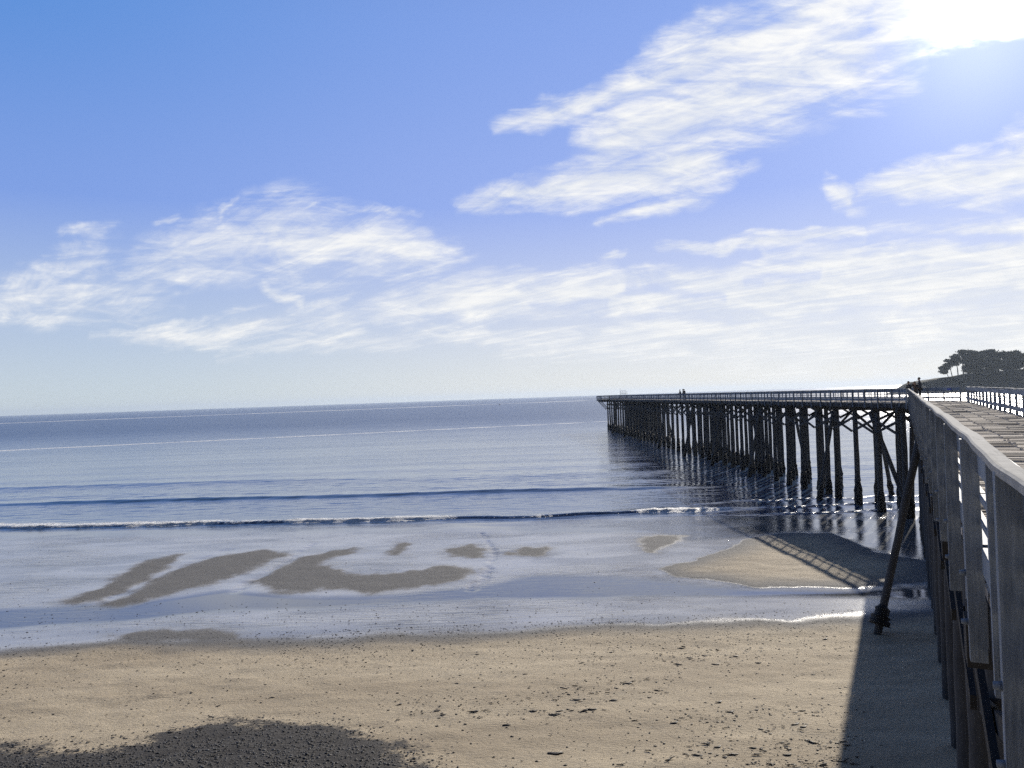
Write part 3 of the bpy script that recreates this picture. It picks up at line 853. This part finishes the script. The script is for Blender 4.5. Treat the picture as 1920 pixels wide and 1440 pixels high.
stand = dict(elbow={'l': (-.28, -.04, 1.14), 'r': (.34, -.10, 1.16)}, wrist={'l': (-.24, .12, .96), 'r': (.20, .08, 1.02)}, bend=.02, stance=.13)
def pspot(px, y): return (tx(px, y), y, ZT)
GP = 'people at the bend of the pier'
person(pspot(1705.5, 59.5), R(100), 1.56, rest, 'black', 'denim', 'short person in dark jacket leaning on the railing, leftmost of three at the pier bend', GP)
person(pspot(1716, 60.5), R(125), 1.52, phone, 'brown', 'black', 'person with hand raised to face, middle of the three at the pier bend', GP, True)
person(pspot(1724.5, 62.0), R(60), 1.84, stand, 'navy', 'black', 'tall person in dark jacket with bent arm, standing behind two shorter ones at the bend', GP)
GP2 = 'people halfway along the pier'
def mid(px, r, rz, h, pose, j, lb):
    u = tx(px, 1.0)          # walk along the deck line r until it lies in this direction
    a = C0L + N2 * r; k = (a.x - u * a.y) / (u * D2.y - D2.x); p = a + D2 * k
    person((p.x, p.y, ZT), rz, h, pose, j, 'black', lb, GP2)
mid(1275.3, .75, R(95), 1.74, rest, 'black', 'dark figure leaning on the far railing, leftmost of three halfway out along the pier')
mid(1280.3, .85, R(80), 1.80, stand, 'navy', 'tall dark figure in the middle of three halfway out along the pier')
mid(1283.2, .70, R(110), 1.78, rest, 'grey', 'grey jacketed figure on the right of three halfway out along the pier')

# ------------------------------------------------------------------ small things on the pier and the sea
fr_ = empty('railed_frame', s2(148, 2.6, ZD + .01)); fr_.rotation_euler = (0, 0, -math.atan2(D2.x, D2.y))
tag(fr_, 'pale open railed frame with a tall pole standing above the railing near the pier end', 'frame')
m = MB()
for i in range(5): m.tube([(-.62 + i * .37, 0, 0), (-.62 + i * .37, 0, 2.15)], [.035, .035], 8)
m.build('upright', M['metal'], fr_)
m = MB()
for z in (2.13, 1.45): m.tube([(-.66, .05, z), (.92, .05, z)], [.035, .035], 8)
m.build('crossbar', M['metal'], fr_)
m = MB(); m.tube([(-.86, 0, 0), (-.86, 0, 2.75)], [.05, .04], 8); m.build('pole', M['metal'], fr_)

bs = plain('blue_paint', (.03, .08, .40), .4)
sg = MB(); sg.box((0, 0, 0), (.02, 0, 0), (0, .52, 0), (0, 0, .16)); sg.box((-.013, 0, 0), (.006, 0, 0), (0, .46, 0), (0, 0, .10))
u = tx(1779, 1.0); a = C0L + N2 * 4.17; k = (a.x - u * a.y) / (u * D2.y - D2.x); p = a + D2 * k
o = sg.build('sign', bs, None, (p.x, p.y, ZD + .86)); o.rotation_euler = (0, 0, -math.atan2(D2.x, D2.y))
tag(o, 'small blue sign fixed to the railing board beside the bend in the pier', 'sign')

q = plane_at(937, 759.5, 0)
b_ = empty('buoy', (q.x, q.y, -.1)); tag(b_, 'small dark buoy floating far out on the open sea', 'buoy')
m = MB(); m.tube([(0, 0, -.5), (0, 0, -.2), (0, 0, .5), (0, 0, 1.0), (0, 0, 1.25)], [.4, 1.0, 1.05, .7, .25], 14); m.build('float', CL['black'], b_)
m = MB(); m.tube([(0, 0, 1.2), (0, 0, 2.2)], [.08, .06], 8); m.tube([(0, 0, 2.1), (0, 0, 2.5)], [.22, .12], 8); m.build('mast', M['beam'], b_)
q = plane_at(1020, 773, 0)
b_ = empty('seabird', (q.x, q.y, 0), R(60)); tag(b_, 'dark seabird sitting on the water between the buoy and the pier end', 'bird')
me = skin_mesh([(0, -.28, .10), (0, -.12, .12), (0, .1, .12), (0, .22, .2), (0, .25, .38), (0, .31, .42), (0, .42, .40)], [(i, i + 1) for i in range(6)], [(.04, .02), (.15, .12), (.15, .13), (.07, .07), (.045, .045), (.055, .055), (.012, .012)])
me.materials.append(CL['black']); o = bpy.data.objects.new('body', me); COL.objects.link(o); o.parent = b_
for s in (-1, 1):
    m = MB(); m.tube([(s * .12, .12, .17), (s * .15, -.08, .18), (s * .07, -.34, .16)], [.03, .06, .015], 8); m.build('wing', CL['black'], b_)

# ------------------------------------------------------------------ kelp scraps, pebbles
def lump(rnd, n=8):
    """one flat ragged scrap, unit length along x"""
    bm = bmesh.new(); bmesh.ops.create_icosphere(bm, subdivisions=2, radius=.5)
    o = Vector((rnd.uniform(0, 99), rnd.uniform(0, 99), 0))
    for v in bm.verts:
        f = 1 + mnoise.noise(v.co * 2.6 + o) * .75
        v.co = Vector((v.co.x * f, v.co.y * f * .34 + .10 * math.sin(v.co.x * 5 + o.x), max(-.03, v.co.z * .13 * f)))
    me = bpy.data.meshes.new('kelp_scrap'); bm.to_mesh(me); bm.free(); me.materials.append(M['kelp'])
    for p in me.polygons: p.use_smooth = True
    return me
def strand(rnd):
    m = MB(); pts = []; a = 0
    p = Vector((-.5, 0, .03))
    for i in range(9):
        pts.append(p.copy()); a += rnd.uniform(-.5, .5); p = p + Vector((math.cos(a) * .125, math.sin(a) * .09, rnd.uniform(-.01, .015)))
    m.tube(pts, [.02, .045, .05, .055, .045, .05, .04, .03, .015], 6, .3, seed=rnd.randint(0, 999))
    pts2 = [pts[4], pts[4] + Vector((.12, .12, .01)), pts[4] + Vector((.25, .16, 0))]
    m.tube(pts2, [.04, .035, .01], 6, .3, seed=rnd.randint(0, 999))
    o = m.build('kelp_scrap', M['kelp']); me = o.data; bpy.data.objects.remove(o); return me
rk = random.Random(77)
KM = [lump(rk) for _ in range(8)]; KS = [strand(rk) for _ in range(6)]
def put_kelp(px, py, ln, me, rz, label):
    x, y = ground_at(px, py); z = ground_z(x, y)
    o = bpy.data.objects.new('kelp_scrap', me); COL.objects.link(o)
    o.location = (x, y, z + .012); o.rotation_euler = (0, 0, rz); o.scale = (ln, ln * rk.uniform(.7, 1.2), ln * rk.uniform(.7, 1.1))
    tag(o, label, 'kelp', 'kelp scraps strewn on the beach')
LB_DRY = 'dark scrap of dried kelp lying on the dry tan sand of the upper beach'
LB_LINE = 'dark twisted kelp strand in the broken wrack lines along the lower beach'
BIG = [(1108,1332,.50),(890,1333,.40),(1000,1333,.34),(1348,1317,.34),(1150,1314,.34),(1050,1332,.30),(950,1361,.34),(1042,1413,.55),(1035,1378,.3),(1192,1352,.34),(1260,1428,.55),(1420,1416,.45),(735,1250,.30),(1120,1206,.22),(985,1264,.24),(320,1376,.30),(375,1370,.26),(505,1362,.26),(510,1308,.26),(410,1322,.24)]
for i, (px, py, l) in enumerate(BIG): put_kelp(px, py, l * .72, (KM + KS)[i % 14], rk.uniform(-.4, .4), LB_LINE if px > 600 else LB_DRY)
cnt = len(BIG)
LINES = [(725,1318,1250,1300,7),(1000,1300,1270,1268,6),(1300,1360,1600,1370,12),(1200,1345,1580,1330,10),(1150,1420,1600,1412,16),(760,1332,1100,1340,9),(1280,1395,1600,1390,12),(1380,1440,1600,1432,8),(1240,1232,1590,1215,14),(1060,1240,1440,1245,12)]
while cnt < 292:
    if rk.random() < .72:
        a = rk.choice(LINES); t = rk.random(); px = a[0] + (a[2] - a[0]) * t; py = a[1] + (a[3] - a[1]) * t + rk.gauss(0, a[4] * .6); lb = LB_LINE
        me = rk.choice(KS + KM[:4]); ln = .08 + .22 * rk.random() ** 2
    else:
        px = rk.uniform(-30, 1580) ** 1.0; py = rk.uniform(1215, 1435); lb = LB_DRY; me = rk.choice(KM + KS[:2]); ln = rk.uniform(.07, .16)
        if px < 700 and rk.random() < .5: continue
    if py < 1195 or (px < 800 and py > 1355): continue
    put_kelp(px, py, ln, me, rk.gauss(0, .35), lb); cnt += 1

def litter(name, n, sampler, size, matl, flat=.5):
    mb = MB(); r = random.Random(len(name) * 7)
    ico = bmesh.new(); bmesh.ops.create_icosphere(ico, subdivisions=1, radius=1); iv = [v.co.copy() for v in ico.verts]; jf = [tuple(v.index for v in f.verts) for f in ico.faces]; ico.free()
    for _ in range(n):
        s_ = sampler(r)
        if s_ is None: continue
        px, py = s_
        x, y = ground_at(px, py); z = ground_z(x, y)
        s = size[0] * (size[1] / size[0]) ** (r.random() ** 1.8); a = r.uniform(-.5, .5); e = r.uniform(.9, 2.0); ca, sa = math.cos(a), math.sin(a)
        vs = []
        for v in iv:
            k = r.uniform(.75, 1.2); vx, vy, vz = v.x * s * e * k, v.y * s * k, v.z * s * flat * k
            vs.append((x + vx * ca - vy * sa, y + vx * sa + vy * ca, z + vz + s * .15))
        mb.add(vs, jf, True)
    o = mb.build(name, matl); tag(o, kind='stuff'); return o
def samp_litter(r):
    m = r.random()
    if m < .40:      # band above the wet edge
        px = r.uniform(520, 1600) if r.random() < .8 else r.uniform(-20, 700); e = 1196 - (px - 600) * .04
        return px, e + abs(r.gauss(0, 40)) - 14
    if m < .58:
        a = r.choice(LINES); t = r.random(); return a[0] + (a[2] - a[0]) * t + r.gauss(0, 20), a[1] + (a[3] - a[1]) * t + r.gauss(0, a[4] * 1.3)
    if m < .80:
        return r.uniform(-50, 1620), r.uniform(1200, 1440)
    px = r.uniform(-30, 1560); return px, r.uniform(1130, 1200) if r.random() < .75 else r.uniform(1000, 1130)
litter('kelp_litter', 7000, samp_litter, (.010, .036), M['kelp'], .35)
GP_ = [ground_at(*p) for p in GRIT]
def samp_grit(r):
    px = r.uniform(-60, 860); py = 1335 + 140 * r.random()
    x, y = ground_at(px, py)
    d = float(poly_sd(GP_, np.array([x]), np.array([y]))[0])
    if d > -.25 + r.gauss(0, .75): return None
    return px, py
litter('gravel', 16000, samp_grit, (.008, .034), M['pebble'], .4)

# ------------------------------------------------------------------ sea air
def build_haze():
    mb = MB(); mb.box((0, 5700, 27), (19000, 0, 0), (0, 12200, 0), (0, 0, 74))
    m = bpy.data.materials.new('sea_haze'); m.use_nodes = True; nt = m.node_tree
    for n in list(nt.nodes):
        if n.type == 'BSDF_PRINCIPLED': nt.nodes.remove(n)
    v = nt.nodes.new('ShaderNodeVolumePrincipled'); v.inputs['Color'].default_value = (.72, .84, 1, 1); v.inputs['Density'].default_value = HAZE; v.inputs['Anisotropy'].default_value = .25
    out = [n for n in nt.nodes if n.type == 'OUTPUT_MATERIAL'][0]; nt.links.new(v.outputs[0], out.inputs['Volume'])
    o = mb.build('haze', m); tag(o, kind='stuff')
HAZE = .0001
build_haze()

# ------------------------------------------------------------------ world
def build_world():
    w = bpy.data.worlds.new('World'); scene.world = w; w.use_nodes = True
    nt = w.node_tree; bg = nt.nodes['Background']; bg.inputs['Strength'].default_value = 0.1
    sky = nt.nodes.new('ShaderNodeTexSky'); sky.sky_type = 'NISHITA'; sky.sun_disc = False
    sky.sun_elevation = R(SUN_EL); sky.sun_rotation = R(SUN_AZ); sky.altitude = 10
    sky.air_density = 1.0; sky.dust_density = .6; sky.ozone_density = 3.0
    tc = nt.nodes.new('ShaderNodeTexCoord'); d = tc.outputs['Generated']
    sx = nt.nodes.new('ShaderNodeSeparateXYZ'); L(nt, d, sx.inputs[0])
    x, y, z = sx.outputs
    ysafe = math_n(nt, 'MAXIMUM', y, .12); zc = math_n(nt, 'ADD', math_n(nt, 'MAXIMUM', z, 0.0), .045)
    u = math_n(nt, 'DIVIDE', x, ysafe); v = math_n(nt, 'DIVIDE', z, ysafe)
    cu = nt.nodes.new('ShaderNodeCombineXYZ'); L(nt, u, cu.inputs[0]); L(nt, v, cu.inputs[1]); P0 = cu.outputs[0]
    cq = nt.nodes.new('ShaderNodeCombineXYZ'); L(nt, math_n(nt, 'DIVIDE', x, zc), cq.inputs[0]); L(nt, math_n(nt, 'DIVIDE', y, zc), cq.inputs[1]); Q = cq.outputs[0]
    # warp of the cloud layout
    wn = nt.nodes.new('ShaderNodeTexNoise'); wn.inputs['Scale'].default_value = 7; wn.inputs['Detail'].default_value = 4; L(nt, P0, wn.inputs['Vector'])
    wv = nt.nodes.new('ShaderNodeVectorMath'); wv.operation = 'SUBTRACT'; L(nt, wn.outputs['Color'], wv.inputs[0]); wv.inputs[1].default_value = (.5, .5, .5)
    ws = nt.nodes.new('ShaderNodeVectorMath'); ws.operation = 'MULTIPLY'; L(nt, wv.outputs[0], ws.inputs[0]); ws.inputs[1].default_value = (.12, .05, 0)
    wn2 = nt.nodes.new('ShaderNodeTexNoise'); wn2.inputs['Scale'].default_value = 34; wn2.inputs['Detail'].default_value = 5; L(nt, P0, wn2.inputs['Vector'])
    wv2 = nt.nodes.new('ShaderNodeVectorMath'); wv2.operation = 'MULTIPLY_ADD'; L(nt, wn2.outputs['Color'], wv2.inputs[0]); wv2.inputs[1].default_value = (.04, .016, 0); wv2.inputs[2].default_value = (-.02, -.008, 0)
    wz = nt.nodes.new('ShaderNodeVectorMath'); wz.operation = 'ADD'; L(nt, ws.outputs[0], wz.inputs[0]); L(nt, wv2.outputs[0], wz.inputs[1]); ws = wz
    wa = nt.nodes.new('ShaderNodeVectorMath'); wa.operation = 'ADD'; L(nt, P0, wa.inputs[0]); L(nt, ws.outputs[0], wa.inputs[1])
    P = wa.outputs[0]
    S = [ # px strokes: x1,y1,x2,y2,w1,w2,strength
        (850,388,1300,300,14,62,.9), (1150,262,1600,92,70,100,.86), (1690,35,2050,-22,58,52,1.0), (880,388,1430,305,16,14,.5), (1300,120,1650,-40,60,90,.75), (1080,325,1500,70,26,80,.72),
        (925,245,1330,110,14,46,.72), (1330,110,1560,0,40,60,.55),
        (1610,368,1980,290,20,70,.95), (1535,352,1610,385,16,22,.7), (1120,412,1340,358,12,20,.62),
        (1220,475,1620,437,16,13,.75), (1690,448,1980,425,8,26,.85), (1115,482,1150,480,10,10,.55),
        (240,500,560,440,40,75,.60), (540,450,850,490,80,34,.72), (50,505,200,470,20,40,.5), (-40,570,270,535,40,55,.52), (480,535,575,578,14,12,.7), (575,578,680,550,10,8,.6), (425,425,470,368,14,9,.5), (545,415,596,372,14,8,.5), (640,400,770,395,12,9,.45), (300,412,350,408,9,8,.45), (100,440,200,420,14,14,.4),
        (180,635,700,585,12,34,.72), (700,580,1200,545,38,46,.85), (1180,560,1980,520,56,95,.92), (420,650,1000,612,16,24,.6), (950,645,1980,625,40,70,.80), (1400,515,1980,470,34,46,.85),
    ]
    tot = None
    for (x1, y1, x2, y2, w1, w2, st) in S:
        a = ray(x1, y1); b = ray(x2, y2)
        A = Vector((a.x / a.y, a.z / a.y, 0)); B = Vector((b.x / b.y, b.z / b.y, 0)); E = B - A
        s1_ = nt.nodes.new('ShaderNodeVectorMath'); s1_.operation = 'SUBTRACT'; L(nt, P, s1_.inputs[0]); s1_.inputs[1].default_value = A
        dt = nt.nodes.new('ShaderNodeVectorMath'); dt.operation = 'DOT_PRODUCT'; L(nt, s1_.outputs[0], dt.inputs[0]); dt.inputs[1].default_value = E / E.length_squared
        h = math_n(nt, 'ADD', dt.outputs['Value'], 0.0, True)
        sc = nt.nodes.new('ShaderNodeVectorMath'); sc.operation = 'SCALE'; sc.inputs[0].default_value = E; L(nt, h, sc.inputs['Scale'])
        ds = nt.nodes.new('ShaderNodeVectorMath'); ds.operation = 'DISTANCE'; L(nt, s1_.outputs[0], ds.inputs[0]); L(nt, sc.outputs[0], ds.inputs[1])
        wd = ramp(nt, h, 0, 1, w1 * 1.6 / F, w2 * 1.6 / F, False)
        q = math_n(nt, 'DIVIDE', ds.outputs['Value'], wd)
        mk = ramp(nt, q, 1.0, .0, 0.0, st, False)
        if w1 < 45: mk = math_n(nt, 'MULTIPLY', mk, ramp(nt, dt.outputs['Value'], -.12, .32, .35, 1.0))
        if w2 < 45: mk = math_n(nt, 'MULTIPLY', mk, ramp(nt, dt.outputs['Value'], 1.12, .7, .35, 1.0))
        tot = mk if tot is None else math_n(nt, 'MAXIMUM', tot, mk)
    for (x1, y1, x2, y2, w_, st) in ((1160,500,1430,476,15,.9), (1640,452,1880,444,11,.8), (1180,548,1350,556,11,.75), (1400,528,1530,520,9,.6), (1120,596,1340,600,9,.7), (1500,590,1800,575,8,.5), (1000,575,1150,570,8,.5), (700,612,960,606,10,.6), (1380,620,1650,604,7,.5)):
        a = ray(x1, y1); b = ray(x2, y2)
        A = Vector((a.x / a.y, a.z / a.y, 0)); B = Vector((b.x / b.y, b.z / b.y, 0)); E = B - A
        s1_ = nt.nodes.new('ShaderNodeVectorMath'); s1_.operation = 'SUBTRACT'; L(nt, P, s1_.inputs[0]); s1_.inputs[1].default_value = A
        dt = nt.nodes.new('ShaderNodeVectorMath'); dt.operation = 'DOT_PRODUCT'; L(nt, s1_.outputs[0], dt.inputs[0]); dt.inputs[1].default_value = E / E.length_squared
        h = math_n(nt, 'ADD', dt.outputs['Value'], 0.0, True)
        sc = nt.nodes.new('ShaderNodeVectorMath'); sc.operation = 'SCALE'; sc.inputs[0].default_value = E; L(nt, h, sc.inputs['Scale'])
        ds = nt.nodes.new('ShaderNodeVectorMath'); ds.operation = 'DISTANCE'; L(nt, s1_.outputs[0], ds.inputs[0]); L(nt, sc.outputs[0], ds.inputs[1])
        tot = math_n(nt, 'MULTIPLY', tot, ramp(nt, ds.outputs['Value'], 0, w_ * 1.9 / F, 1 - st, 1.0))
    # streaky cirrus texture on the cloud plane
    ang = math.atan2(-1.73, 1.42)
    qr = mapping(nt, Q, (1, 1, 1), (0, 0, -ang))
    n1 = noise_n(nt, mapping(nt, qr, (.5, 2.6, 1)), 1.3, 9, .66, .9)
    n2 = noise_n(nt, mapping(nt, P0, (4, 20, 1), (0, 0, -.48)), 2.2, 10, .66, .9)
    n3 = noise_n(nt, mapping(nt, P0, (4, 13, 1), (0, 0, .10)), 2.4, 9, .60, 1.0)
    nn = math_n(nt, 'ADD', math_n(nt, 'MULTIPLY', n1, .34), math_n(nt, 'ADD', math_n(nt, 'MULTIPLY', n2, .36), math_n(nt, 'MULTIPLY', n3, .30)))
    den = math_n(nt, 'ADD', tot, math_n(nt, 'MULTIPLY', math_n(nt, 'SUBTRACT', nn, .47), 3.5))
    cl = math_n(nt, 'MULTIPLY', ramp(nt, den, -.04, 1.10), ramp(nt, tot, .0, .22))
    veil = math_n(nt, 'MULTIPLY', ramp(nt, tot, .05, .7), .26)
    cl = math_n(nt, 'MULTIPLY', math_n(nt, 'MAXIMUM', cl, veil), .94)
    # angle to the sun
    dn = nt.nodes.new('ShaderNodeVectorMath'); dn.operation = 'DOT_PRODUCT'; L(nt, d, dn.inputs[0]); dn.inputs[1].default_value = SUND
    cs = math_n(nt, 'MAXIMUM', dn.outputs['Value'], 0.0)
    g1 = math_n(nt, 'POWER', cs, 1050); g2 = math_n(nt, 'POWER', cs, 60)
    # clear sky: the Nishita sky held down to a milky horizon and an even periwinkle blue above
    east = ramp(nt, cs, .45, 1.0)
    hor = mixc(nt, east, (5.5, 6.2, 6.4), (7.5, 7.35, 6.8))
    mid_ = mixc(nt, east, (1.95, 3.15, 6.9), (2.9, 3.85, 7.5))
    zen = mixc(nt, east, (.85, 2.45, 6.2), (2.1, 3.3, 7.2))
    grad = mixc(nt, ramp(nt, z, .0, .24, 0, 1, False), hor, mid_)
    grad = mixc(nt, ramp(nt, z, .2, .48), grad, zen)
    grad = mixc(nt, ramp(nt, z, .42, .8), grad, (.16, .34, .95))
    grad = mixc(nt, ramp(nt, y, .3, -.4), grad, (.22, .4, .8))
    skyn = mixc(nt, 1.0, sky.outputs[0], (.5, .6, .8), 'MULTIPLY')
    skyc = mixc(nt, .12, grad, skyn)
    cc = mixc(nt, ramp(nt, nn, .35, .7), (5.9, 6.3, 7.0), (8.9, 8.75, 8.3))
    gl = nt.nodes.new('ShaderNodeVectorMath'); gl.operation = 'SCALE'; gl.inputs[0].default_value = (1, .97, .90)
    L(nt, math_n(nt, 'ADD', math_n(nt, 'MULTIPLY', g1, 26), math_n(nt, 'MULTIPLY', g2, .8)), gl.inputs['Scale'])
    ca = nt.nodes.new('ShaderNodeVectorMath'); ca.operation = 'ADD'; L(nt, cc, ca.inputs[0]); L(nt, gl.outputs[0], ca.inputs[1])
    au = nt.nodes.new('ShaderNodeVectorMath'); au.operation = 'SCALE'; au.inputs[0].default_value = (1, .98, .94)
    L(nt, math_n(nt, 'ADD', math_n(nt, 'MULTIPLY', math_n(nt, 'POWER', cs, 300), 2.6), math_n(nt, 'MULTIPLY', g2, .5)), au.inputs['Scale'])
    sk2 = nt.nodes.new('ShaderNodeVectorMath'); sk2.operation = 'ADD'; L(nt, skyc, sk2.inputs[0]); L(nt, au.outputs[0], sk2.inputs[1])
    fin = mixc(nt, cl, sk2.outputs[0], ca.outputs[0])
    L(nt, fin, bg.inputs['Color'])
    w.cycles.sampling_method = 'MANUAL'; w.cycles.sample_map_resolution = 1024
build_world()

sun_d = bpy.data.lights.new('sun', 'SUN'); sun = bpy.data.objects.new('sun', sun_d); COL.objects.link(sun)
sun_d.energy = 5.0; sun_d.angle = R(.5); sun_d.color = (1.0, .93, .82)
sun.rotation_euler = (-SUND).to_track_quat('-Z', 'Y').to_euler(); sun.location = SUND * 100

vs = scene.view_settings
vs.view_transform = 'Standard'; vs.look = 'None'; vs.gamma = 1; vs.exposure = 0.25; vs.use_curve_mapping = False
scene.render.engine = 'CYCLES'
cy = scene.cycles
cy.max_bounces = 5; cy.diffuse_bounces = 2; cy.glossy_bounces = 3; cy.transmission_bounces = 2
cy.sample_clamp_indirect = 4.0
cy.use_denoising = False; cy.use_adaptive_sampling = False
try: cy.denoiser = 'OPENIMAGEDENOISE'
except Exception: pass
